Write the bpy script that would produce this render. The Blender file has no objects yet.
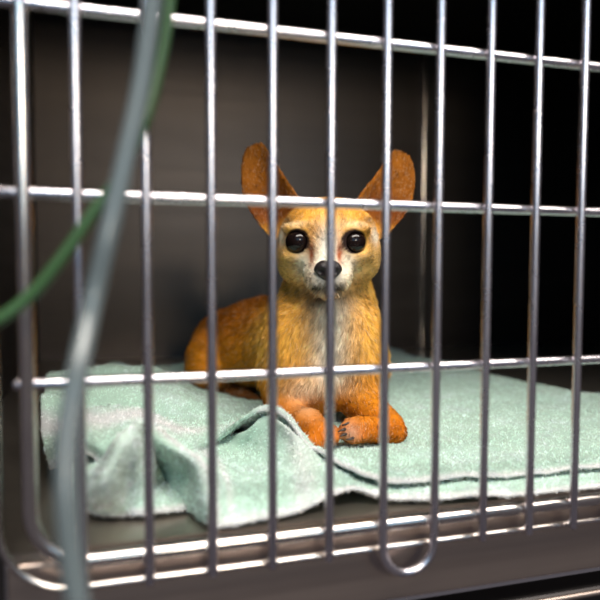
import bpy, math
import numpy as np
from mathutils import Vector, Matrix

# ------------------------------------------------------------------ camera
F = 600.0
YAW, PITCH, ROLL = 0.2703, 0.0500, 0.0026
CAM = np.array([0.0224, -0.2696, 0.1258])
cy, sy = math.cos(YAW), math.sin(YAW)
fw = np.array([sy*math.cos(PITCH), cy*math.cos(PITCH), -math.sin(PITCH)])
r_ = np.array([cy, -sy, 0.0]); u_ = np.cross(r_, fw)
RT = r_*math.cos(ROLL)+u_*math.sin(ROLL); UP = -r_*math.sin(ROLL)+u_*math.cos(ROLL)
S = bpy.context.scene
cd = bpy.data.cameras.new('camera'); cam = bpy.data.objects.new('camera', cd)
S.collection.objects.link(cam)
cd.sensor_width = 36; cd.sensor_fit = 'HORIZONTAL'; cd.lens = 36*F/600
cd.clip_start = 0.01
m = Matrix.Identity(4)
for i in range(3):
    m[i][0] = RT[i]; m[i][1] = UP[i]; m[i][2] = -fw[i]; m[i][3] = CAM[i]
cam.matrix_world = m
cd.dof.use_dof = True; cd.dof.focus_distance = 0.405; cd.dof.aperture_fstop = 4.6
S.camera = cam

# ------------------------------------------------------------------ world, lights, exposure
w = bpy.data.worlds.new('room_light'); S.world = w; w.use_nodes = True
bg = w.node_tree.nodes['Background']
bg.inputs[0].default_value = (0.20, 0.18, 0.205, 1); bg.inputs[1].default_value = 0.29
def area(name, loc, target, size, power, col, sy_=None):
    l = bpy.data.lights.new(name, 'AREA'); l.energy = power; l.color = col
    l.shape = 'RECTANGLE'; l.size = size; l.size_y = sy_ or size
    o = bpy.data.objects.new(name, l); S.collection.objects.link(o)
    o.location = loc
    o.rotation_euler = (Vector(target)-Vector(loc)).to_track_quat('-Z', 'Y').to_euler()
    return o
area('ceiling_lamp', (0.40, -0.75, 1.55), (0.30, 0.10, 0.0), 2.0, 57, (1.0, 0.93, 0.84), 0.5)
area('window_daylight', (0.1, -1.8, 0.88), (0.15, 0.0, 0.2), 2.2, 8.5, (0.26, 0.64, 1.0), 0.95)
area('room_lamp', (0.30, -1.6, 0.62), (0.15, 0.2, 0.15), 0.30, 6.5, (1.0, 0.84, 0.62), 0.20)
S.view_settings.view_transform = 'Standard'; S.view_settings.look = 'None'
S.view_settings.exposure = 0.55; S.view_settings.gamma = 1; S.view_settings.use_curve_mapping = False

# ------------------------------------------------------------------ helpers
COL = S.collection
rng = np.random.default_rng(7)
def pz(px, py, Z):           # pixel ray at a distance
    return CAM + Z*(fw + (px-300)/F*RT - (py-300)/F*UP)
def ph(px, py, z):           # pixel ray down to a height
    d = fw + (px-300)/F*RT - (py-300)/F*UP
    return CAM + d*((z-CAM[2])/d[2])
def pd(px, Z, z):            # column, distance, height
    py = 400.0
    for _ in range(6):
        P = pz(px, py, Z); py += (P[2]-z)*F/Z
    return pz(px, py, Z)

def mesh_obj(name, V, Fc, mat, parent=None, smooth=True, origin=None):
    me = bpy.data.meshes.new(name)
    V = np.asarray(V, float)
    if parent is not None and origin is None:
        V = V - np.array(parent['_o']) if '_o' in parent else V
    me.from_pydata(V.tolist(), [], [tuple(int(i) for i in f) for f in Fc])
    if smooth: me.polygons.foreach_set('use_smooth', np.ones(len(me.polygons), bool))
    me.materials.append(mat); me.update()
    o = bpy.data.objects.new(name, me); COL.objects.link(o)
    if parent is not None: o.parent = parent
    return o
def empty(name, loc, label, cat, group=None):
    o = bpy.data.objects.new(name, None); COL.objects.link(o); o.location = loc
    o.empty_display_size = .01
    o['_o'] = [float(v) for v in loc]
    o['label'] = label; o['category'] = cat
    if group: o['group'] = group
    return o
def tag(o, label, cat, group=None):
    o['label'] = label; o['category'] = cat
    if group: o['group'] = group
def catmull(P, n):
    P = np.asarray(P, float)
    Q = np.vstack([2*P[0]-P[1], P, 2*P[-1]-P[-2]])
    out = []
    for i in range(len(P)-1):
        a, b, c, d = Q[i:i+4]
        t = np.linspace(0, 1, n, endpoint=False)[:, None]
        out.append(0.5*((2*b)+(-a+c)*t+(2*a-5*b+4*c-d)*t**2+(-a+3*b-3*c+d)*t**3))
    out.append(P[-1:])
    return np.vstack(out)
def tube(P, r, n=16):
    P = np.asarray(P, float); R = np.broadcast_to(np.asarray(r, float), (len(P),)).copy()
    T = np.gradient(P, axis=0); T /= np.linalg.norm(T, axis=1)[:, None]
    a = np.array([0, 0, 1.0]) if abs(T[0][2]) < .9 else np.array([0, 1.0, 0])
    N = np.cross(T[0], a); N /= np.linalg.norm(N)
    # rounded ends
    ends0 = [(P[0]-T[0]*R[0]*.5, R[0]*.62), (P[0]-T[0]*R[0]*.2, R[0]*.92)]
    ends1 = [(P[-1]+T[-1]*R[-1]*.2, R[-1]*.92), (P[-1]+T[-1]*R[-1]*.5, R[-1]*.62)]
    Ps = [e[0] for e in ends0]+list(P)+[e[0] for e in ends1]
    Rs = [e[1] for e in ends0]+list(R)+[e[1] for e in ends1]
    Ts = [T[0]]*2+list(T)+[T[-1]]*2
    V = []; th = np.linspace(0, 2*np.pi, n, endpoint=False)
    for p, rr, t in zip(Ps, Rs, Ts):
        N = N-t*(N@t); N /= np.linalg.norm(N); B = np.cross(t, N)
        V.append(p+rr*(np.cos(th)[:, None]*N+np.sin(th)[:, None]*B))
    k = len(Ps); V = np.vstack(V); Fc = []
    for i in range(k-1):
        for j in range(n):
            Fc.append((i*n+j, i*n+(j+1) % n, (i+1)*n+(j+1) % n, (i+1)*n+j))
    Fc.append(tuple(range(n-1, -1, -1))); Fc.append(tuple((k-1)*n+j for j in range(n)))
    return V, Fc
def box(x0, x1, y0, y1, z0, z1):
    V = [(x, y, z) for x in (x0, x1) for y in (y0, y1) for z in (z0, z1)]
    Fc = [(0, 1, 3, 2), (4, 6, 7, 5), (0, 4, 5, 1), (2, 3, 7, 6), (0, 2, 6, 4), (1, 5, 7, 3)]
    return V, Fc
def join(parts):
    V = []; Fc = []; k = 0
    for v, f in parts:
        V += [tuple(p) for p in v]; Fc += [tuple(i+k for i in q) for q in f]; k += len(v)
    return V, Fc
def bevel(o, w_, seg=3):
    b = o.modifiers.new('bevel', 'BEVEL'); b.width = w_; b.segments = seg

# ------------------------------------------------------------------ materials
def mat(name):
    m_ = bpy.data.materials.new(name); m_.use_nodes = True
    nt = m_.node_tree; return m_, nt, nt.nodes['Principled BSDF']
def metal(name, col, rough, brushed=None, var=0.15, bump=0.0):
    m_, nt, b = mat(name)
    b.inputs['Metallic'].default_value = 1
    tc = nt.nodes.new('ShaderNodeTexCoord'); mp = nt.nodes.new('ShaderNodeMapping')
    nt.links.new(tc.outputs['Object'], mp.inputs[0])
    mp.inputs['Scale'].default_value = brushed or (40, 40, 40)
    n = nt.nodes.new('ShaderNodeTexNoise'); n.inputs['Scale'].default_value = 1; n.inputs['Detail'].default_value = 4
    nt.links.new(mp.outputs[0], n.inputs[0])
    mr = nt.nodes.new('ShaderNodeMapRange'); mr.inputs[3].default_value = rough*(1-var); mr.inputs[4].default_value = rough*(1+var)
    nt.links.new(n.outputs[0], mr.inputs[0]); nt.links.new(mr.outputs[0], b.inputs['Roughness'])
    cr = nt.nodes.new('ShaderNodeMix'); cr.data_type = 'RGBA'
    cr.inputs[6].default_value = (*[c*(1-var) for c in col], 1); cr.inputs[7].default_value = (*[min(1, c*(1+var)) for c in col], 1)
    nt.links.new(n.outputs[0], cr.inputs[0]); nt.links.new(cr.outputs[2], b.inputs['Base Color'])
    if bump:
        bp = nt.nodes.new('ShaderNodeBump'); bp.inputs['Distance'].default_value = bump; bp.inputs['Strength'].default_value = .5
        nt.links.new(n.outputs[0], bp.inputs['Height']); nt.links.new(bp.outputs[0], b.inputs['Normal'])
    return m_
M_wire = metal('stainless_wire', (0.66, 0.62, 0.66), 0.27)
M_rail = metal('polished_rail', (0.66, 0.60, 0.56), 0.22)
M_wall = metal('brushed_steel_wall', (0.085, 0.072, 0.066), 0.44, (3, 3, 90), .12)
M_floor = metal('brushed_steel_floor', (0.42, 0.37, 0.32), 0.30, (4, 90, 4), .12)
M_floor.node_tree.nodes['Principled BSDF'].inputs['Metallic'].default_value = .93
M_lip = metal('steel_lip', (0.42, 0.34, 0.30), 0.42, (3, 60, 90), .15)
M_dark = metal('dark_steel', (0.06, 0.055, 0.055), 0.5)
def plastic(name, col, rough, trans=0):
    m_, nt, b = mat(name)
    tc = nt.nodes.new('ShaderNodeTexCoord'); n = nt.nodes.new('ShaderNodeTexNoise'); n.inputs['Scale'].default_value = 60
    nt.links.new(tc.outputs['Object'], n.inputs[0])
    cr = nt.nodes.new('ShaderNodeMix'); cr.data_type = 'RGBA'
    cr.inputs[6].default_value = (*[c*.9 for c in col], 1); cr.inputs[7].default_value = (*col, 1)
    nt.links.new(n.outputs[0], cr.inputs[0]); nt.links.new(cr.outputs[2], b.inputs['Base Color'])
    b.inputs['Roughness'].default_value = rough; b.inputs['Transmission Weight'].default_value = trans
    return m_
M_cord = plastic('pale_plastic', (0.085, 0.105, 0.112), .25)
M_green = plastic('green_plastic', (0.035, 0.085, 0.03), .3)
def vcol(name, rough, sheen=0.0, spec=.5):
    m_, nt, b = mat(name)
    a = nt.nodes.new('ShaderNodeAttribute'); a.attribute_name = 'col'
    nt.links.new(a.outputs['Color'], b.inputs['Base Color'])
    b.inputs['Roughness'].default_value = rough; b.inputs['Specular IOR Level'].default_value = spec
    b.inputs['Sheen Weight'].default_value = sheen; b.inputs['Sheen Roughness'].default_value = .5
    return m_
M_fur = vcol('dog_fur', .8, 0.0, .15)
M_towel = vcol('terry_cloth', .95, 0.3, .1)

# ------------------------------------------------------------------ cage box
CR, CL, CB, CT, CF = 0.80, -0.10, 0.592, 0.47, 0.006
FZ = 0.002
def struct(name, v, f, m_, bev=None):
    o = mesh_obj(name, v, f, m_, smooth=False); o['kind'] = 'structure'
    if bev: bevel(o, bev)
    return o
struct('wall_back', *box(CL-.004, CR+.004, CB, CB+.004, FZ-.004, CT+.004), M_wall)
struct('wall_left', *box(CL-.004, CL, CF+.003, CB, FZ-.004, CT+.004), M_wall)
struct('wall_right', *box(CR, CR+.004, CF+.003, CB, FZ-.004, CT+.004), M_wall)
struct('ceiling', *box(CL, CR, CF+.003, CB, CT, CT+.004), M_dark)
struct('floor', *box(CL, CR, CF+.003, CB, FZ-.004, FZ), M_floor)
struct('trim_1', *box(.456, .462, CB-.010, CB+.001, FZ+.0005, CT-.0005), M_rail, .001)
struct('trim_2', *box(.462, .483, CB-.006, CB+.001, FZ+.0005, CT-.0005), M_dark, .001)

# front frame of the cage: sill below the door, stiles, head
fr = empty('cage_frame', (0.2, CF, -.045), 'brown-grey stainless steel front frame around the cage door with sill below it', 'cage frame')
o = mesh_obj('sill', *box(-.032, CR+.03, CF+.001, CF+.020, -.0435, FZ-.0045), M_lip, fr, False); bevel(o, .0012)
o = mesh_obj('stile', *box(CL-.03, -.0325, CF-.001, CF+.003, -.0435, CT+.03), M_dark, fr, False); bevel(o, .001)
o = mesh_obj('stile', *box(.466, CR+.03, CF-.001, CF+.003, FZ-.004, CT+.03), M_dark, fr, False); bevel(o, .001)
o = mesh_obj('header', *box(-.0325, .466, CF-.001, CF+.003, CT+.001, CT+.03), M_lip, fr, False); bevel(o, .001)

# ------------------------------------------------------------------ the cage door
door = empty('cage_door', (0.2, 0, -.025), 'stainless steel wire cage door with rounded corners in front of the dog', 'cage door')
SP = 0.028; zs = [0.0778, 0.1571, 0.2333, 0.3105, 0.387]
DR = SP*16+.02; DT = .462
def rrect(x0, x1, z0, z1, rad, y, closed_n=10):
    pts = []
    for cx, cz, a0 in ((x1-rad, z0+rad, -90), (x1-rad, z1-rad, 0), (x0+rad, z1-rad, 90), (x0+rad, z0+rad, 180)):
        for k in range(closed_n+1):
            a = math.radians(a0+90*k/closed_n); pts.append((cx+rad*math.cos(a), y, cz+rad*math.sin(a)))
    # straight subdivisions
    out = []
    for i in range(len(pts)):
        a, b = np.array(pts[i]), np.array(pts[(i+1) % len(pts)])
        L = np.linalg.norm(b-a); n = max(1, int(L/.03))
        for k in range(n): out.append(a+(b-a)*k/n)
    return np.array(out)
def loop_tube(P, r, n=16):
    P = np.asarray(P); T = np.roll(P, -1, 0)-np.roll(P, 1, 0); T /= np.linalg.norm(T, axis=1)[:, None]
    B = np.array([0, 1.0, 0]); th = np.linspace(0, 2*np.pi, n, endpoint=False); V = []
    for p, t in zip(P, T):
        N = np.cross(t, B); V.append(p+r*(np.cos(th)[:, None]*N+np.sin(th)[:, None]*B))
    k = len(P); V = np.vstack(V)
    Fc = [(i*n+j, i*n+(j+1) % n, ((i+1) % k)*n+(j+1) % n, ((i+1) % k)*n+j) for i in range(k) for j in range(n)]
    return V, Fc
mesh_obj('inner_frame_rod', *loop_tube(rrect(-.0208, DR, 0.0, DT, .024, .0), .0034), M_rail, door)
mesh_obj('outer_frame_rod', *loop_tube(rrect(-.0335, DR+.011, -.0122, DT+.011, .030, .001), .0016), M_rail, door)
for z in zs:
    mesh_obj('horizontal_wire', *tube([(-.0315 if z > .1 else -.0250, 0, z)]+[(x, 0, z) for x in np.linspace(0, DR, 8)], .0024), M_wire, door)
WR = .0022; WY = -.0046
VXS = lambda x: .0224+(x-.0224)*.983
for k in range(17):
    x = VXS(k*SP)
    if k in (5, 6): continue
    mesh_obj('vertical_wire', *tube([(x, WY, z) for z in np.linspace(-.0115, DT+.002, 14)], WR), M_wire, door)
# two wires joined below the rail into a finger loop
P = [(VXS(5*SP), WY, z) for z in np.linspace(DT+.002, -.006, 12)]
for k in range(1, 16):
    a = math.pi+math.pi*k/16; P.append((VXS(5.5*SP+SP/2*math.cos(a)), WY, -.0095+SP/2*math.sin(a)))
P += [(VXS(6*SP), WY, z) for z in np.linspace(-.006, DT+.002, 12)]
o = mesh_obj('looped_wire', *tube(P, [WR]*len(P), 16), M_wire, door)

# cage below
lo = empty('lower_cage_frame', (0.2, .01, -.3), 'dark top edge of the next cage below the sill, cut by the frame bottom', 'cage frame')
o = mesh_obj('header', *box(CL-.03, CR+.06, .012, .03, -.30, -.058), M_dark, lo, False); bevel(o, .003)
mesh_obj('edge_rod', *tube([(x, .008, -.0585) for x in np.linspace(CL, CR+.05, 8)], .0016), M_lip, lo)

# ------------------------------------------------------------------ surfaces with short pile / hair
def blades(P, N, D, L, Wd, C, bend=.0):
    """thin tapering strands: P roots, N surface normals, D directions, L lengths"""
    n = len(P)
    s1 = np.cross(D, N+rng.normal(0, .6, (n, 3))); s1 /= np.linalg.norm(s1, axis=1)[:, None]+1e-9
    s2 = np.cross(D, s1)
    D2 = D-N*bend; D2 /= np.linalg.norm(D2, axis=1)[:, None]
    mid = P+D*(L*.55)[:, None]; tip = mid+D2*(L*.45)[:, None]
    ring = [Wd[:, None]*(math.cos(a)*s1+math.sin(a)*s2) for a in (0, 2.0944, 4.1888)]
    V = np.stack([P+r for r in ring]+[mid+r*.75 for r in ring]+[tip], 1).reshape(-1, 3)
    base = np.arange(n)*7
    q = np.concatenate([np.stack([base+i, base+(i+1) % 3, base+3+(i+1) % 3, base+3+i], 1) for i in range(3)])
    t = np.concatenate([np.stack([base+3+i, base+3+(i+1) % 3, base+6], 1) for i in range(3)])
    return V, q, t, np.repeat(C, 7, 0), np.repeat(N, 7, 0)
def big_mesh(name, V, quads, tris, C, mat_, N=None, parent=None):
    me = bpy.data.meshes.new(name)
    if parent is not None and '_o' in parent: V = V-np.array(parent['_o'])
    nq, nt_ = len(quads), len(tris)
    me.vertices.add(len(V)); me.vertices.foreach_set('co', np.ascontiguousarray(V, np.float32).ravel())
    me.loops.add(nq*4+nt_*3)
    me.loops.foreach_set('vertex_index', np.concatenate([quads.ravel(), tris.ravel()]).astype(np.int32))
    me.polygons.add(nq+nt_)
    ls = np.concatenate([np.arange(nq)*4, nq*4+np.arange(nt_)*3]).astype(np.int32)
    me.polygons.foreach_set('loop_start', ls)
    me.polygons.foreach_set('use_smooth', np.ones(nq+nt_, bool))
    me.update(calc_edges=True); me.validate()
    a = me.attributes.new('col', 'FLOAT_COLOR', 'POINT')
    a.data.foreach_set('color', np.hstack([C, np.ones((len(C), 1))]).astype(np.float32).ravel())
    if N is not None:
        me.normals_split_custom_set_from_vertices(N.tolist())
    me.materials.append(mat_)
    o = bpy.data.objects.new(name, me); COL.objects.link(o)
    if parent is not None: o.parent = parent
    return o
def vnormals(V, quads, tris=None):
    N = np.zeros_like(V)
    for f in ([quads] + ([tris] if tris is not None and len(tris) else [])):
        if not len(f): continue
        if f.shape[1] == 4: fn = np.cross(V[f[:, 2]]-V[f[:, 0]], V[f[:, 3]]-V[f[:, 1]])
        else: fn = np.cross(V[f[:, 1]]-V[f[:, 0]], V[f[:, 2]]-V[f[:, 0]])
        for k in range(f.shape[1]): np.add.at(N, f[:, k], fn)
    return N/(np.linalg.norm(N, axis=1)[:, None]+1e-12)
def sample(V, quads, n, weight=None):
    fa = np.linalg.norm(np.cross(V[quads[:, 2]]-V[quads[:, 0]], V[quads[:, 3]]-V[quads[:, 1]]), axis=1)/2
    if weight is not None: fa = fa*weight(V[quads].mean(1))
    i = rng.choice(len(quads), n, p=fa/fa.sum())
    a, b = rng.random((2, n, 1))
    w = np.concatenate([(1-a)*(1-b), a*(1-b), a*b, (1-a)*b], 1)
    return i, w

# ------------------------------------------------------------------ towel
h, d = ph, pd
def tail(px, Zs, z=.010, dx=3):
    return [d(px+dx*i, Z, z) for i, Z in enumerate(Zs)]
U = [
 [h(50,468,.010),h(44,440,.024),h(42,415,.032),h(44,392,.036),h(47,378,.035),h(52,369,.030),d(58,.64,.006)],
 [h(82,452,.026),h(78,435,.032),h(76,415,.034),h(78,398,.034),h(80,382,.033),h(84,368,.032),d(88,.66,.006)],
 [h(106,464,.022),h(104,440,.034),h(104,420,.036),h(106,402,.034),h(110,384,.032),h(115,366,.031),d(118,.68,.006)],
 [h(135,440,.030),h(138,425,.034),h(142,410,.033),h(146,396,.030),h(150,381,.030),h(154,367,.027),d(160,.70,.010)],
 [h(183,455,.022),h(182,440,.026),h(182,425,.025),h(184,408,.022),h(188,392,.020),h(194,372,.020),d(200,.76,.012)],
 [h(204,450,.012),h(213,439,.018),h(217,427,.018),h(220,412,.014),h(226,400,.011),d(232,.60,.010),d(242,.80,.014)],
 [h(238,424,.028),h(243,419,.032),d(248,.400,.022),d(252,.430,.011),d(255,.50,.010),d(262,.62,.010),d(276,.82,.014)],
 [h(259,413,.036),h(264,409,.038),d(268,.392,.024),d(272,.410,.010),d(276,.48,.009),d(282,.62,.010),d(292,.84,.014)],
 [h(279,414,.036),h(282,412,.037),d(286,.376,.024),d(288,.393,.009),d(292,.47,.009),d(300,.62,.010),d(312,.86,.014)],
 [h(297,430,.029),h(299,427,.030),d(303,.370,.018),d(305,.385,.008),d(311,.47,.009),d(320,.62,.010),d(332,.86,.014)],
 [h(313,448,.020),h(315,444,.020),d(318,.371,.012),d(321,.388,.009),d(327,.47,.009),d(338,.62,.010),d(352,.86,.014)],
 [h(335,463,.016),h(336,457,.016),d(338,.366,.011),d(341,.390,.010),d(347,.47,.009),d(358,.62,.010),d(372,.86,.014)],
 [h(365,475,.014),h(366,468,.014),d(368,.355,.012),d(370,.385,.010),d(374,.47,.009),d(382,.62,.010),h(391,348,.016)],
 [h(395,481,.0115),h(396,473,.0125),d(397,.360,.011),d(399,.395,.010),d(402,.48,.009),d(408,.62,.010),h(411,356,.013)],
 [h(440,479,.010),h(440,471,.0115),d(441,.365,.010),d(442,.41,.010),d(443,.49,.010),d(444,.60,.009),h(445,362,.010)],
 [h(500,474,.010),h(500,467,.011),d(500,.375,.010),d(500,.42,.010),d(500,.49,.009),d(500,.57,.008),h(500,377,.008)],
 [h(560,469,.010),h(560,462,.011),d(560,.385,.010),d(561,.42,.009),d(562,.47,.008),d(563,.53,.008),h(565,389,.007)],
 [h(645,462,.010),h(646,455,.011),d(647,.39,.010),d(648,.42,.009),d(650,.45,.008),d(652,.49,.007),h(655,404,.006)],
 [h(730,455,.010),h(731,448,.010),d(732,.39,.009),d(733,.41,.009),d(734,.43,.008),d(735,.45,.007),h(736,421,.006)],
]
Lw = [
 [h(214,528,.003),h(192,514,.003),h(172,490,.004),h(160,470,.008),h(150,450,.018),h(142,434,.028)],
 [h(214,527,.004),h(200,506,.010),h(186,480,.014),h(172,463,.022),h(160,450,.028),h(146,431,.034)],
 [h(216,527,.005),h(211,500,.015),h(203,473,.024),h(188,455,.031),h(168,442,.035),h(146,427,.037)],
 [h(230,526,.004),h(227,505,.010),h(224,483,.014),h(215,466,.016),h(202,454,.014),d(196,.41,.012)],
 [h(254,521,.004),h(251,505,.008),h(248,485,.010),h(243,463,.010),h(240,449,.013),h(241,434,.022)],
 [h(286,516,.004),h(285,500,.008),h(283,480,.011),h(280,458,.015),h(273,437,.023),h(267,417,.033)],
 [h(309,508,.006),h(308,493,.010),h(308,479,.012),h(306,465,.015),h(302,452,.019),h(297,435,.027)],
 [h(332,494,.011),h(334,485,.013),h(335,478,.0125),h(336,472,.0115),d(337,.352,.009),d(338,.38,.005)],
 [h(354,487,.012),h(356,482,.011),d(358,.330,.009),d(360,.345,.007),d(362,.37,.005),d(364,.42,.0035)],
 [h(385,496,.007),h(386,491,.0075),d(387,.332,.0065),d(388,.345,.005),d(389,.37,.004),d(390,.42,.0035)],
 [h(430,499,.005),h(431,494,.006),d(432,.336,.0055),d(433,.35,.0045),d(434,.38,.004),d(435,.42,.0035)],
 [h(490,497,.005),h(491,492,.006),d(492,.343,.005),d(493,.36,.0045),d(494,.38,.004),d(495,.42,.0035)],
 [h(560,490,.005),h(561,485,.006),d(562,.355,.005),d(563,.37,.0045),d(564,.39,.004),d(565,.42,.0035)],
 [h(645,482,.005),h(646,477,.006),d(647,.36,.005),d(648,.375,.0045),d(649,.39,.004),d(650,.41,.0035)],
 [h(730,474,.005),h(731,469,.006),d(732,.366,.005),d(733,.375,.0045),d(734,.39,.004),d(735,.41,.0035)],
]
Mo = [
 [h(64,468,.006),h(66,463,.010),h(72,459,.012),h(82,457,.012),d(90,.37,.008)],
 [h(70,491,.004),h(72,480,.012),h(80,468,.018),h(92,464,.018),d(100,.36,.010)],
 [h(84,510,.004),h(88,492,.020),h(98,472,.029),h(114,444,.035),d(118,.36,.018)],
 [h(104,515,.004),h(104,494,.021),h(114,464,.036),h(132,425,.046),d(134,.355,.020)],
 [h(138,515,.004),h(138,496,.011),h(142,466,.024),h(145,420,.046),d(146,.355,.020)],
 [h(172,512,.004),h(164,497,.005),h(156,478,.008),h(153,448,.022),d(152,.36,.014)],
 [h(196,508,.003),h(186,495,.004),h(176,480,.006),h(166,462,.012),d(162,.36,.010)],
]
def patch(ctrl, nu, nv):
    C = np.array(ctrl)                                   # cols, rows, 3
    A = np.stack([catmull(C[:, j], nu) for j in range(C.shape[1])], 1)
    B = np.stack([catmull(A[i], nv) for i in range(A.shape[0])], 0)
    return B
def vnoise(P, s, seed=0):
    """smooth value noise on points"""
    Q = P*s; I = np.floor(Q).astype(np.int64); f = Q-I; f = f*f*(3-2*f)
    def hsh(a):
        x = (a[:, 0]*73856093) ^ (a[:, 1]*19349663) ^ (a[:, 2]*83492791) ^ (seed*2654435761)
        x = (x*1103515245+12345) & 0x7fffffff; x = ((x >> 13) ^ x)*1274126177 & 0x7fffffff
        return x/0x7fffffff
    out = 0
    for i in (0, 1):
        for j in (0, 1):
            for k in (0, 1):
                wgt = (f[:, 0] if i else 1-f[:, 0])*(f[:, 1] if j else 1-f[:, 1])*(f[:, 2] if k else 1-f[:, 2])
                out = out+wgt*hsh(I+np.array([i, j, k]))
    return out
TH = .0018
def sheet(ctrl, nu, nv, kind_):
    G = patch(ctrl, nu, nv); a, b, _ = G.shape
    V = G.reshape(-1, 3)
    idx = np.arange(a*b).reshape(a, b)
    q = np.stack([idx[:-1, :-1], idx[1:, :-1], idx[1:, 1:], idx[:-1, 1:]], -1).reshape(-1, 4)
    N = vnormals(V, q)
    V = V + N*((vnoise(V, 40, 3)-.5)*(.006 if kind_ == 'M' else .004) + (vnoise(V, 110, 5)-.5)*(.003 if kind_ == 'M' else .0016))[:, None]
    if kind_ == 'U':
        s_ = np.repeat(np.linspace(0, 1, a), b); edge = np.clip(np.linalg.norm(G-G[:, :1], axis=-1).ravel()/.03, 0, 1)
        V[:, 2] += (vnoise(V, 26, 8)-.5)*.022*np.clip((.34-s_)*8, 0, 1)*edge
    V[:, 2] = np.maximum(V[:, 2], FZ+.0008+TH)
    N = vnormals(V, q)
    Vt, Vb = V+N*TH*.5, V-N*TH*.5
    Vb[:, 2] = np.maximum(Vb[:, 2], FZ+.0005)
    n = a*b
    rim = np.concatenate([idx[:, 0], idx[-1, 1:], idx[-2::-1, -1], idx[0, -2:0:-1]])
    R0 = rim; R1 = np.roll(rim, -1)
    # rounded hem: an extra ring pushed outwards
    cen = (Vt[rim]+Vb[rim])/2
    inner = np.concatenate([idx[:, 1], np.full(b-1, 0)+idx[-2, 1:], idx[-2::-1, -2], idx[1, -2:0:-1]])
    out = V[rim]-V[inner]; out /= np.linalg.norm(out, axis=1)[:, None]+1e-9
    Ring = cen+out*TH*.6; Ring[:, 2] = np.maximum(Ring[:, 2], FZ+.0006)
    rid = 2*n+np.arange(len(rim)); rid1 = np.roll(rid, -1)
    side1 = np.stack([R0, rid, rid1, R1], 1); side2 = np.stack([rid, R0+n, R1+n, rid1], 1)
    VV = np.vstack([Vt, Vb, Ring]); QQ = np.vstack([q, q[:, ::-1]+n, side1, side2])
    uv = np.stack(np.meshgrid(np.linspace(0, 1, a), np.linspace(0, 1, b), indexing='ij'), -1).reshape(-1, 2)
    uvr = uv[rim]; UV = np.vstack([uv, uv, uvr])
    hemd = np.zeros(len(VV)); 
    hd = np.linalg.norm(V.reshape(a, b, 3)-V.reshape(a, b, 3)[:, :1], axis=-1).ravel()
    hemd = np.concatenate([hd, hd, hd[rim]])
    return VV, QQ, UV, hemd
MINT = np.array([0.60, 0.86, 0.72]); PALE = np.array([0.95, 0.98, 0.94])
def towel_col(V, UV, hemd, kind):
    n = vnoise(V, 60, 11); n2 = vnoise(V, 400, 12)
    c = MINT[None]*(0.86+.2*n[:, None]+.14*n2[:, None])
    hem = np.clip(1-hemd/.006, 0, 1)
    if kind == 'U':
        band = np.exp(-((hemd-.035)/.012)**2)*np.clip((.33-UV[:, 0])*9, 0, 1)
    elif kind == 'L':
        s = UV[:, 0]
        band = .8*np.exp(-((s-.155)/.02)**2)+.6*np.exp(-((s-.22)/.015)**2)+.7*np.exp(-((s-.42)/.04)**2)
    else:
        band = .45*np.exp(-((UV[:, 0]-.5)/.2)**2)
    k = np.clip(np.maximum(hem*.8, band*.8), 0, 1)[:, None]
    c = c*(1-k)+PALE*k
    return np.clip(c, 0, .9)
TO = np.array([0.2, 0.25, FZ])
allV, allQ, allT, allC, allN = [], [], [], [], []
off = 0
for ctrl, nu, nv, kind, cnt in ((U, 16, 26, 'U', 150000), (Lw, 18, 14, 'L', 70000), (Mo, 14, 18, 'M', 26000)):
    V, Q, UV, hd = sheet(ctrl, nu, nv, kind)
    N = vnormals(V, Q)
    if kind == 'X': pass
    # keep upward sides upward
    C = towel_col(V, UV, hd, kind)
    allV.append(V); allQ.append(Q+off); allC.append(C*.55); allN.append(N); off += len(V)
    def wt(P):
        dd = np.linalg.norm(P-CAM, axis=1); return 1/dd**2
    i, wgt = sample(V, Q, cnt, wt)
    P = (V[Q[i]]*wgt[:, :, None]).sum(1); Nn = (N[Q[i]]*wgt[:, :, None]).sum(1)
    Nn /= np.linalg.norm(Nn, axis=1)[:, None]+1e-9
    tn = np.clip((vnoise(P, 620, 41)-.5)*2.0+.5+(vnoise(P, 330, 42)-.5)*.6, 0, 1)
    Cc = (C[Q[i]]*wgt[:, :, None]).sum(1)*(0.66+.42*tn[:, None]+.16*rng.random((cnt, 1)))
    D = Nn+rng.normal(0, .55, (cnt, 3)); D /= np.linalg.norm(D, axis=1)[:, None]
    L = .0005+.0019*tn*rng.uniform(.7, 1.1, cnt)
    bv, bq, bt, bc, bn = blades(P-Nn*.0002, Nn, D, L, np.full(cnt, .00020), np.clip(Cc, 0, .93), .4)
    bv[:, 2] = np.maximum(bv[:, 2], FZ+.0003)
    allV.append(bv); allQ.append(bq+off); allT.append(bt+off); allC.append(bc)
    bn = bn+rng.normal(0, .35, (cnt, 1, 3)).repeat(7, 1).reshape(-1, 3); bn /= np.linalg.norm(bn, axis=1)[:, None]
    allN.append(bn); off += len(bv)
tw = big_mesh('towel', np.vstack(allV)-TO, np.vstack(allQ), np.vstack(allT), np.vstack(allC), M_towel, np.vstack(allN))
tw.location = TO
tag(tw, 'pale mint green terry towel crumpled over the cage floor under the dog', 'towel')

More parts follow.
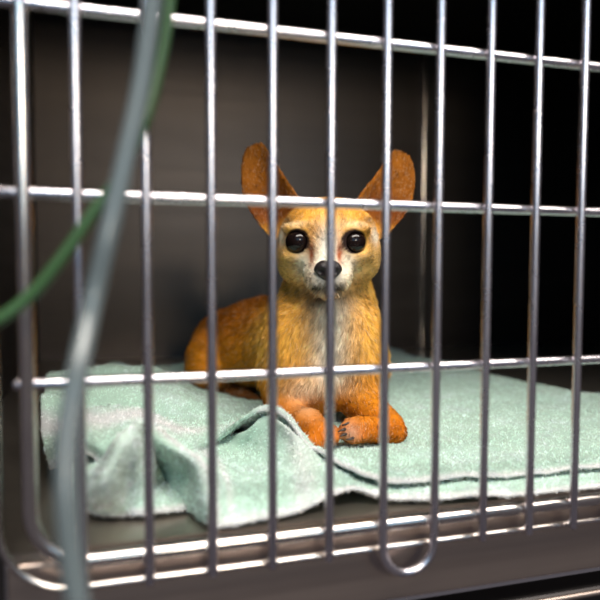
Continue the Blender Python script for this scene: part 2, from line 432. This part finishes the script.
# ------------------------------------------------------------------ the dog
DY = YAW+math.atan(28/600)
dx_, dy_ = np.array([math.cos(DY), -math.sin(DY), 0]), np.array([math.sin(DY), math.cos(DY), 0])
R_D = np.stack([dx_, dy_, [0, 0, 1.0]])                  # world -> dog axes
def toD(P): return (np.asarray(P)-np.array([CAM[0], CAM[1], 0]))@R_D.T
def toW(P): return P@R_D+np.array([CAM[0], CAM[1], 0])
def Pq(px, py, Z): return toD(pz(px, py, Z))
VX = .00125
lo_ = np.array([-.165, .365, .006]); hi_ = np.array([.095, .68, .232])
nx = np.ceil((hi_-lo_)/VX).astype(int)
ax = [lo_[i]+VX*np.arange(nx[i]) for i in range(3)]
GX, GY, GZ = np.meshgrid(*[a.astype(np.float32) for a in ax], indexing='ij')
SD = np.full(GX.shape, .05, np.float32)
def region(pts, rad):
    pts = np.array(pts); a = pts.min(0)-rad; b = pts.max(0)+rad
    s = []
    for i in range(3):
        s.append(slice(max(0, int((a[i]-lo_[i])/VX)), max(0, min(nx[i], int((b[i]-lo_[i])/VX)+2))))
    return tuple(s)
def smin(a, b, k):
    hh = np.clip(.5+.5*(b-a)/k, 0, 1); return b*(1-hh)+a*hh-k*hh*(1-hh)
def smax(a, b, k): return -smin(-a, -b, k)
def cone(a, b, ra, rb, k=.008):
    s = region([a, b], max(ra, rb)+k+.012)
    X, Y, Z = GX[s]-a[0], GY[s]-a[1], GZ[s]-a[2]
    e = (b-a).astype(np.float32); L2 = float(e@e)
    t = np.clip((X*e[0]+Y*e[1]+Z*e[2])/L2, 0, 1)
    dd = np.sqrt((X-t*e[0])**2+(Y-t*e[1])**2+(Z-t*e[2])**2)-(ra+(rb-ra)*t)
    SD[s] = smin(SD[s], dd.astype(np.float32), k)
def ell(c, r, k=.008, rot=None, sub=False):
    r = np.array(r); s = region([c], r.max()+k+.012)
    X, Y, Z = GX[s]-c[0], GY[s]-c[1], GZ[s]-c[2]
    if rot is not None:
        A = np.array(rot)
        X, Y, Z = (X*A[0, 0]+Y*A[0, 1]+Z*A[0, 2]), (X*A[1, 0]+Y*A[1, 1]+Z*A[1, 2]), (X*A[2, 0]+Y*A[2, 1]+Z*A[2, 2])
    k0 = np.sqrt((X/r[0])**2+(Y/r[1])**2+(Z/r[2])**2); k1 = np.sqrt((X/r[0]**2)**2+(Y/r[1]**2)**2+(Z/r[2]**2)**2)
    dd = (k0*(k0-1)/(k1+1e-6)).astype(np.float32)
    SD[s] = smax(SD[s], -dd, k) if sub else smin(SD[s], dd, k)
A = np.array
# trunk
ell(Pq(325, 342, .482), (.041, .044, .050), .01)
cone(Pq(312, 338, .505), Pq(262, 344, .570), .042, .041, .012)
cone(Pq(262, 344, .570), Pq(231, 347, .615), .041, .039, .012)
ell(Pq(214, 362, .580), (.026, .036, .034), .006)                        # thigh
cone(Pq(196, 384, .590), Pq(214, 393, .575), .014, .010, .006)
cone(Pq(214, 392, .590), Pq(246, 398, .545), .009, .008, .004)           # hind foot
for t in range(3): cone(Pq(245+t*3, 397+t*1, .545), Pq(251+t*5, 400+t*1.2, .535), .0055, .0045, .002)
# shoulders and front legs
ell(Pq(288, 350, .462), (.021, .028, .038), .010)
ell(Pq(356, 350, .462), (.021, .028, .038), .010)
cone(Pq(283, 372, .462), Pq(281, 402, .456), .017, .012, .012)
cone(Pq(284, 412, .446), Pq(308, 426, .408), .0110, .0095, .009)
cone(Pq(308, 424, .408), Pq(319, 436, .391), .0105, .0100, .005)
for t, (x, y) in enumerate(((312, 441), (320, 443), (328, 441), (333, 437))): cone(Pq(x-3, y-6, .392), Pq(x, y, .383), .0050, .0046, .0018)
cone(Pq(361, 368, .452), Pq(361, 400, .446), .020, .0145, .010)
cone(Pq(361, 402, .442), Pq(389, 427, .408), .0140, .0105, .006)
cone(Pq(389, 430, .406), Pq(397, 434, .402), .0098, .0060, .005)         # bent wrist
cone(Pq(390, 430, .403), Pq(362, 429, .393), .0088, .0085, .003)
for x0, y0, x, y, Z in ((358, 424, 349, 424, .392), (357, 428, 345, 429, .389), (357, 432, 345, 434, .388), (362, 435, 352, 438, .387)):
    cone(Pq(x0, y0, Z), Pq(x, y, Z), .0052, .0042, .0012)
ell(Pq(309, 382, .464), (.036, .030, .027), .010)                         # brisket
# neck and head
cone(Pq(328, 268, .482), Pq(326, 318, .482), .033, .039, .012)
ell(Pq(328, 241, .456), (.0375, .043, .0325), .008)
ell(Pq(299, 259, .452), (.0175, .022, .018), .008); ell(Pq(357, 259, .452), (.0175, .022, .018), .008)
cone(Pq(328, 258, .434), Pq(328, 276, .4155), .0205, .0125, .007)
cone(Pq(319, 276, .421), Pq(319, 280, .4145), .011, .0088, .004); cone(Pq(337, 276, .421), Pq(337, 280, .4145), .011, .0088, .004)
cone(Pq(328, 279, .437), Pq(328, 286, .4195), .013, .0075, .003)          # lower jaw
EYE = [Pq(298, 241.5, .4260), Pq(353.3, 242, .4250)]
for s_, e in zip((-1, 1), EYE):
    ell(e+A([0, -.002, .009]), (.0115, .0065, .0040), .006)
    ell(e+A([s_*.002, .001, -.0100]), (.010, .0055, .004), .007)
    ell(e, (.0086, .0108, .0084), .0018, sub=True)
# mouth line
def carve(a, b, rad):
    s = region([a, b], rad+.01); e = b-a
    X, Y, Z = GX[s]-a[0], GY[s]-a[1], GZ[s]-a[2]; t = np.clip((X*e[0]+Y*e[1]+Z*e[2])/(e@e), 0, 1)
    dd = np.sqrt((X-t*e[0])**2+(Y-t*e[1])**2+(Z-t*e[2])**2)-rad
    SD[s] = smax(SD[s], -dd.astype(np.float32), .001)
carve(Pq(328, 286.5, .4065), Pq(312, 290.5, .412), .0016); carve(Pq(328, 286.5, .4065), Pq(344, 290.5, .412), .0016)
# ears
EARS = []
for s_ in (-1, 1):
    base = Pq(328+s_*51, 226, .470); tip = Pq(328+s_*75.5, 147+s_*3.5, .480)
    axv = tip-base; Lr = np.linalg.norm(axv); axv /= Lr
    nrm = A([s_*.28, -1, .12]); nrm -= axv*(nrm@axv); nrm /= np.linalg.norm(nrm)
    lat = np.cross(axv, nrm)*1.0
    if lat[0]*s_ < 0: lat = -lat                          # lat points outwards
    EARS.append((base, axv, nrm, lat, Lr))
    s = region([base, tip], .045)
    X, Y, Z = GX[s]-base[0], GY[s]-base[1], GZ[s]-base[2]
    uu = (X*axv[0]+Y*axv[1]+Z*axv[2])/Lr; vv = X*lat[0]+Y*lat[1]+Z*lat[2]; nn = X*nrm[0]+Y*nrm[1]+Z*nrm[2]
    tt = np.array([-.25, -.1, .08, .25, .45, .65, .8, .9, .97, 1.02])
    outer = np.array([-.001, .006, .012, .0165, .0185, .0170, .0142, .0110, .007, .0])
    inner = np.array([.022, .025, .0265, .0240, .0190, .0145, .0122, .0100, .007, .0])
    ho = np.interp(uu, tt, outer); hi2 = np.interp(uu, tt, inner)
    wv = np.where(vv > 0, vv/np.maximum(ho, .002), -vv/np.maximum(hi2, .002))
    cup = .011*np.clip(wv, 0, 1.3)**2*np.clip(1.15-uu, 0, 1) - .003
    thick = .0017+.0016*np.clip(.35-uu, 0, 1)
    dsh = np.abs(nn-cup)-thick
    dv = np.where(vv > 0, vv-ho, -vv-hi2)
    dd = smax(dsh, dv, .002); dd = smax(dd, (uu-1.0)*Lr, .003); dd = smax(dd, (-.22-uu)*Lr, .003)
    SD[s] = smin(SD[s], dd.astype(np.float32), .0045)
SD = np.maximum(SD, (.0105-GZ))
def surface_nets(D):
    ins = D < 0
    c = [ins[i:i+ins.shape[0]-1, j:j+ins.shape[1]-1, k:k+ins.shape[2]-1] for i in (0, 1) for j in (0, 1) for k in (0, 1)]
    cnt = sum(x.astype(np.uint8) for x in c); cell = (cnt > 0) & (cnt < 8)
    ids = np.full(cell.shape, -1, np.int64); ijk = np.argwhere(cell); ids[cell] = np.arange(len(ijk))
    acc = np.zeros((len(ijk), 3)); n = np.zeros(len(ijk))
    corners = [(i, j, k) for i in (0, 1) for j in (0, 1) for k in (0, 1)]
    for a in corners:
        for axis in range(3):
            if a[axis]: continue
            b = list(a); b[axis] = 1
            da = D[tuple((ijk+a).T)]; db = D[tuple((ijk+b).T)]
            cr = (da < 0) != (db < 0)
            t = np.where(cr, da/np.where(cr, da-db, 1), 0)
            p = np.array(a, float)+np.zeros((len(ijk), 3)); p[:, axis] += t
            acc += p*cr[:, None]; n += cr
    V = lo_+(ijk+acc/n[:, None])*VX
    quads = []
    for axis in range(3):
        a1, a2 = (axis+1) % 3, (axis+2) % 3
        sl0 = [slice(1, -1)]*3; sl0[axis] = slice(0, -1); sl1 = list(sl0); sl1[axis] = slice(1, None)
        A0, A1 = ins[tuple(sl0)], ins[tuple(sl1)]
        for sign in (0, 1):
            e = np.argwhere(A0 & ~A1 if sign == 0 else ~A0 & A1)
            if not len(e): continue
            for q in (a1, a2): e[:, q] += 1
            def cid(o1, o2):
                p = e.copy(); p[:, a1] += o1; p[:, a2] += o2; return ids[tuple(p.T)]
            q = np.stack([cid(-1, -1), cid(0, -1), cid(0, 0), cid(-1, 0)], 1)
            quads.append(q if sign == 0 else q[:, ::-1])
    return V, np.vstack(quads)
V, Q = surface_nets(SD)
# keep only the largest connected piece and relax the surface a little
for it in range(3):
    acc = np.zeros_like(V); n = np.zeros(len(V))
    for a, b in ((0, 1), (1, 2), (2, 3), (3, 0)):
        np.add.at(acc, Q[:, a], V[Q[:, b]]); np.add.at(acc, Q[:, b], V[Q[:, a]])
        np.add.at(n, Q[:, a], 1); np.add.at(n, Q[:, b], 1)
    V = V+.5*(acc/n[:, None]-V)
N = vnormals(V, Q)
HC = Pq(328, 239, .456); NOSE = Pq(328, 270, .404)
def g(P, c, r):                                           # soft blob in x,z
    return np.exp(-(((P[:, 0]-c[0])/r[0])**2+((P[:, 2]-c[2])/r[1])**2))
def lerp(c, col, k): k = np.clip(k, 0, 1)[:, None]; return c*(1-k)+A(col)*k
ORANGE = A([0.62, 0.22, 0.010]); TAN = A([0.82, 0.42, 0.07]); WHITE = A([0.90, 0.82, 0.70]); RED = A([0.42, 0.11, 0.006])
def ear_coord(P):
    res = np.full(len(P), -9.0); vvv = np.zeros(len(P)); nnn = np.zeros(len(P))
    for (b, a, n_, l, Lr) in EARS:
        q = P-b; uu = q@a/Lr; vv = q@l; nn = q@n_
        ok = (uu > -.3) & (uu < 1.1) & (np.abs(vv) < .035) & (np.abs(nn) < .03) & (q@a > -.02)
        res = np.where(ok, uu, res); vvv = np.where(ok, vv, vvv); nnn = np.where(ok, nn, nnn)
    return res, vvv, nnn
def dog_col(P):
    c = np.tile(ORANGE, (len(P), 1))
    headm = np.clip((P[:, 2]-(HC[2]-.045))/.012, 0, 1)*np.clip((.53-P[:, 1])/.02, 0, 1)
    front = np.clip((.515-P[:, 1])/.03, 0, 1)
    n1 = vnoise(P, 90, 21)
    c = lerp(c, TAN, front*.85*np.clip((P[:, 2]-.035)/.03, 0, 1))
    # saddle darker along the back
    c = lerp(c, RED, np.clip((P[:, 1]-.50)/.04, 0, 1)*np.clip((P[:, 2]-.055)/.025, 0, 1)*.75)
    # chest white
    cx = Pq(331, 350, .44)[0]
    c = lerp(c, [.78, .73, .62], front*np.exp(-((P[:, 0]-cx)/.0135)**2)*np.clip((P[:, 2]-.030)/.02, 0, 1)*np.clip((.17-P[:, 2])/.02, 0, 1)*.95)
    c = lerp(c, [.74, .56, .38], front*g(P, Pq(306, 388, .44), (.016, .012))*.7)
    # head: orange crown, tan cheeks, white blaze and muzzle
    hf = headm*np.clip((.475-P[:, 1])/.02, 0, 1)
    c = lerp(c, [.78, .36, .05], headm*.9)
    c = lerp(c, [.80, .47, .13], hf*np.clip((HC[2]-.004-P[:, 2])/.012, 0, 1)*.9)
    c = lerp(c, [.74, .46, .15], hf*(g(P, Pq(283, 262, .45), (.009, .013))+g(P, Pq(373, 262, .45), (.009, .013)))*.6)
    c = lerp(c, WHITE, hf*g(P, Pq(328, 246, .41), (.0075, .0145))*1.1)
    c = lerp(c, WHITE, hf*g(P, Pq(328, 270, .41), (.0155, .012))*1.2)
    c = lerp(c, [.62, .60, .56], hf*g(P, Pq(328, 284, .41), (.012, .006))*.8)
    for s_, e in zip((-1, 1), EYE):
        c = lerp(c, [.86, .62, .34], hf*g(P, e+A([s_*.001, 0, .0115]), (.010, .0026))*.9)
        c = lerp(c, [.92, .80, .62], hf*g(P, e+A([-s_*.0045, 0, -.0165]), (.0055, .0085))*1.1)
        c = lerp(c, [.36, .09, .03], hf*g(P, e+A([-s_*.0102, 0, -.0085]), (.0021, .0085))*1.1)
        dd = np.sqrt(((P-e)[:, 0]/1.0)**2+((P-e)[:, 2]/.95)**2)
        c = lerp(c, [.025, .012, .01], hf*np.clip((.0098-dd)/.0012, 0, 1))
        c = lerp(c, [.05, .02, .015], hf*g(P, e+A([-s_*.0092, 0, -.0045]), (.0022, .0024))*.8)
    for s_ in (-1, 1):
        c = lerp(c, [.90, .80, .66], (P[:, 1] < .475)*g(P, Pq(328+s_*45, 238, .45), (.0035, .007))*.9)
        c = lerp(c, [.10, .05, .03], (P[:, 1] < .48)*g(P, Pq(328+s_*39, 222, .45), (.004, .003))*.8)
    # mouth dark lips
    c = lerp(c, [.02, .015, .015], hf*np.exp(-((P[:, 2]-Pq(328, 287.5, .41)[2])/.0028)**2)*np.clip((.0125-np.abs(P[:, 0]-NOSE[0]))/.003, 0, 1)*(P[:, 1] < .425)*1.15)
    c = lerp(c, [.03, .02, .02], hf*np.exp(-((P[:, 0]-NOSE[0])/.0012)**2)*g(P, Pq(328, 281, .41), (.01, .005)))
    # ears: their shadow painted in as darker, redder fur
    eu, ev, en = ear_coord(P); em = np.clip((eu+.05)/.12, 0, 1)
    c = lerp(c, [.34, .105, .008], em*.97)
    c = lerp(c, [.17, .04, .008], em*np.exp(-((eu-.22)/.2)**2)*.8*(np.abs(ev) < .016))
    # paws and legs redder
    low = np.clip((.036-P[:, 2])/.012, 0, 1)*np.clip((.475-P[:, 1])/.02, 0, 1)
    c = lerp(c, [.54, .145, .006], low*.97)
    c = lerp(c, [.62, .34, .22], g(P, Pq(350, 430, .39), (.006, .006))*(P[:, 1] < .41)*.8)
    # shade painted in under the belly and over the hind foot
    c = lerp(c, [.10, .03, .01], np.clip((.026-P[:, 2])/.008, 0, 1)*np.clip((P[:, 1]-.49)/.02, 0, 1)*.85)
    return np.clip(c*(.84+.32*n1[:, None]), 0, .95)
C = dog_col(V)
# coat
CNT = 190000
def wt(P):
    Pn = P-A([0, 0, 0]); dd = np.linalg.norm(Pn-A([0, 0, CAM[2]]), axis=1)
    hd = (P[:, 2] > HC[2]-.06) & (P[:, 1] < .5)
    return (1/dd**2)*(1+1.2*hd)
i, wg = sample(V, Q, CNT, wt)
P = (V[Q[i]]*wg[:, :, None]).sum(1); Nn = (N[Q[i]]*wg[:, :, None]).sum(1); Nn /= np.linalg.norm(Nn, axis=1)[:, None]+1e-9
headk = np.clip((P[:, 2]-(HC[2]-.040))/.012, 0, 1)*np.clip((.51-P[:, 1])/.02, 0, 1)
eu, ev, en = ear_coord(P); earm = eu > .02
# comb direction
dirh = P-(NOSE+A([0, -.01, 0])); dirh /= np.linalg.norm(dirh, axis=1)[:, None]
dirb = np.tile(A([-.25, .35, -1.0]), (CNT, 1)); bk = np.clip((P[:, 1]-.49)/.04, 0, 1)[:, None]
dirb = dirb*(1-bk)+A([-.8, .7, -.55])*bk
dirb[:, 0] += np.where(bk[:, 0] < .5, np.sign(P[:, 0])*.25*np.clip(np.abs(P[:, 0])/.02, 0, 1), 0)
leg = (P[:, 2] < .04) & (P[:, 1] < .46); dirb[leg] = A([.1, -.9, -.4])
dirc = dirh*headk[:, None]+dirb*(1-headk[:, None])
for k, (b, a, n_, l, Lr) in enumerate(EARS):
    mk = earm & (np.sign(P[:, 0]) == (-1, 1)[k]); dirc[mk] = a
dirc -= Nn*(dirc*Nn).sum(1)[:, None]; dirc /= np.linalg.norm(dirc, axis=1)[:, None]+1e-9
L = np.full(CNT, .0058)
L = L*(1-headk)+.0030*headk
L[earm] = .0026
L[leg] = .0030
face = headk*np.exp(-(np.linalg.norm(P-NOSE, axis=1)/.022)**2); L *= 1-.45*face
chest = (P[:, 1] < .50) & (P[:, 2] > .035) & (headk < .3); L[chest] *= 1.15
L *= rng.uniform(.6, 1.25, CNT)
D = dirc+Nn*np.where(earm, .35, .30)[:, None]+rng.normal(0, .16, (CNT, 3)); 
clump = np.stack([vnoise(P, 230, 31+q)-.5 for q in range(3)], 1); D += clump*.7
D /= np.linalg.norm(D, axis=1)[:, None]
ok = np.ones(CNT, bool)
for e in EYE: ok &= np.linalg.norm((P-e)*A([1, .5, 1]), axis=1) > .0102
ok &= ~((np.linalg.norm((P-NOSE)/A([.010, .012, .008]), axis=1) < 1))
ok &= P[:, 2] > .0112
P, Nn, D, L = P[ok], Nn[ok], D[ok], L[ok]
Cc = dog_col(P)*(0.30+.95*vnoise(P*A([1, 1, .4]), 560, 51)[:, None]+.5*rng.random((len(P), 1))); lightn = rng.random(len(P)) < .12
Cc[lightn] = Cc[lightn]*.6+A([.85, .7, .5])*.4
bv, bq, bt, bc, bn = blades(P-Nn*.0003, Nn, D, L, np.full(len(P), .00017), np.clip(Cc, 0, .95), .35)
bn = bn+rng.normal(0, .42, (len(P), 1, 3)).repeat(7, 1).reshape(-1, 3); bn /= np.linalg.norm(bn, axis=1)[:, None]
bv[:, 2] = np.maximum(bv[:, 2], .0095)
off = len(V)
DO = toW(A([[-.03, .50, 0.0095]]))[0]
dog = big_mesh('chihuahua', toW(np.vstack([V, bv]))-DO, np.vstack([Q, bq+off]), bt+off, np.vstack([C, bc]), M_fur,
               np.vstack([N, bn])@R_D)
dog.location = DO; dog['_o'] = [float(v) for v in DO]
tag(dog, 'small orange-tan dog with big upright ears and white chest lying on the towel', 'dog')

# eyes, nose, claws
def sphere(c, r, nu=28, nv=18):
    Vv = []; Fc = []
    for a in range(nv+1):
        t = math.pi*a/nv
        for b in range(nu):
            p = 2*math.pi*b/nu
            Vv.append(c+A([math.sin(t)*math.cos(p)*r[0], math.sin(t)*math.sin(p)*r[1], math.cos(t)*r[2]]))
    for a in range(nv):
        for b in range(nu): Fc.append((a*nu+b, (a+1)*nu+b, (a+1)*nu+(b+1) % nu, a*nu+(b+1) % nu))
    return np.array(Vv), Fc
M_eye, nt, b = mat('dark_eye'); b.inputs['Roughness'].default_value = .04
b.inputs['Specular IOR Level'].default_value = .3
tc = nt.nodes.new('ShaderNodeTexCoord'); n = nt.nodes.new('ShaderNodeTexNoise'); n.inputs['Scale'].default_value = 200
cr = nt.nodes.new('ShaderNodeMix'); cr.data_type = 'RGBA'
cr.inputs[6].default_value = (.004, .003, .004, 1); cr.inputs[7].default_value = (.016, .008, .006, 1)
nt.links.new(tc.outputs['Object'], n.inputs[0]); nt.links.new(n.outputs[0], cr.inputs[0]); nt.links.new(cr.outputs[2], b.inputs['Base Color'])
M_nose, nt, b = mat('nose_leather'); b.inputs['Roughness'].default_value = .38
tc = nt.nodes.new('ShaderNodeTexCoord'); n = nt.nodes.new('ShaderNodeTexVoronoi'); n.inputs['Scale'].default_value = 1400
cr = nt.nodes.new('ShaderNodeMix'); cr.data_type = 'RGBA'
cr.inputs[6].default_value = (.03, .022, .022, 1); cr.inputs[7].default_value = (.012, .009, .01, 1)
bp = nt.nodes.new('ShaderNodeBump'); bp.inputs['Distance'].default_value = .0004; bp.inputs['Strength'].default_value = .6
nt.links.new(tc.outputs['Object'], n.inputs[0]); nt.links.new(n.outputs[0], cr.inputs[0]); nt.links.new(cr.outputs[2], b.inputs['Base Color'])
nt.links.new(n.outputs[0], bp.inputs['Height']); nt.links.new(bp.outputs[0], b.inputs['Normal'])
for e in EYE:
    v, f = sphere(e, (.0090, .0098, .0090)); mesh_obj('eye', toW(v), f, M_eye, dog)
v, f = sphere(NOSE, (.0096, .0064, .0072), 40, 28)
q = v-NOSE                                                # broad top, pinched bottom, two nostrils
q[:, 0] *= 1-.28*np.clip(-q[:, 2]/.0066, 0, 1)
q[:, 2] -= np.where(q[:, 2] > 0, .0012*np.exp(-(q[:, 0]/.002)**2), 0)
for s_ in (-1, 1):
    dd = ((q[:, 0]-s_*.0046)/.0019)**2+((q[:, 2]+.0008)/.0017)**2
    q[:, 1] += np.where(q[:, 1] < 0, .0038*np.exp(-dd), 0)
mesh_obj('nose', toW(NOSE+q), f, M_nose, dog)
M_claw = plastic('claw', (.05, .035, .03), .4)
for x, y, Z, ddx, ddy in ((346, 424, .388, -5, 2), (342, 430, .3845, -5, 3), (343, 435, .3835, -5, 3), (350, 439, .3825, -5, 1)):
    v, f = tube(catmull([pz(x+3, y-1, Z), pz(x, y, Z-.002), pz(x+ddx*.8, y+ddy*.6, Z-.002)], 4), np.interp(np.linspace(0, 1, 9), [0, 1], [.0010, .0004]), 10)
    mesh_obj('claw', v, f, M_claw, dog)

# ------------------------------------------------------------------ cords hanging in front of the door
def cord(name, pts, r, m_, label):
    Pp = catmull([pz(*p) for p in pts], 10)
    v, f = tube(Pp, r, 20); o = Pp[-1]
    ob = mesh_obj(name, v-o, f, m_); ob.location = o; tag(ob, label, 'cord'); return ob
cord('plastic_cord', [(160, -60, .20), (150, 20, .198), (140, 90, .195), (125, 160, .19), (108, 235, .185), (92, 305, .183), (77, 375, .172), (67, 440, .166), (66, 500, .162), (71, 560, .160), (80, 620, .158)],
     .0032, M_cord, 'thick pale blue-grey cord hanging blurred in front of the cage door')
cord('plastic_cord', [(172, -60, .212), (168, 10, .212), (158, 70, .211), (143, 125, .210), (120, 175, .209), (92, 215, .207), (62, 258, .205), (30, 296, .203), (-10, 325, .20), (-60, 345, .2)],
     .0022, M_green, 'thin dark green cord curving to the left behind the pale cord')
for o in S.objects:
    if '_o' in o: del o['_o']
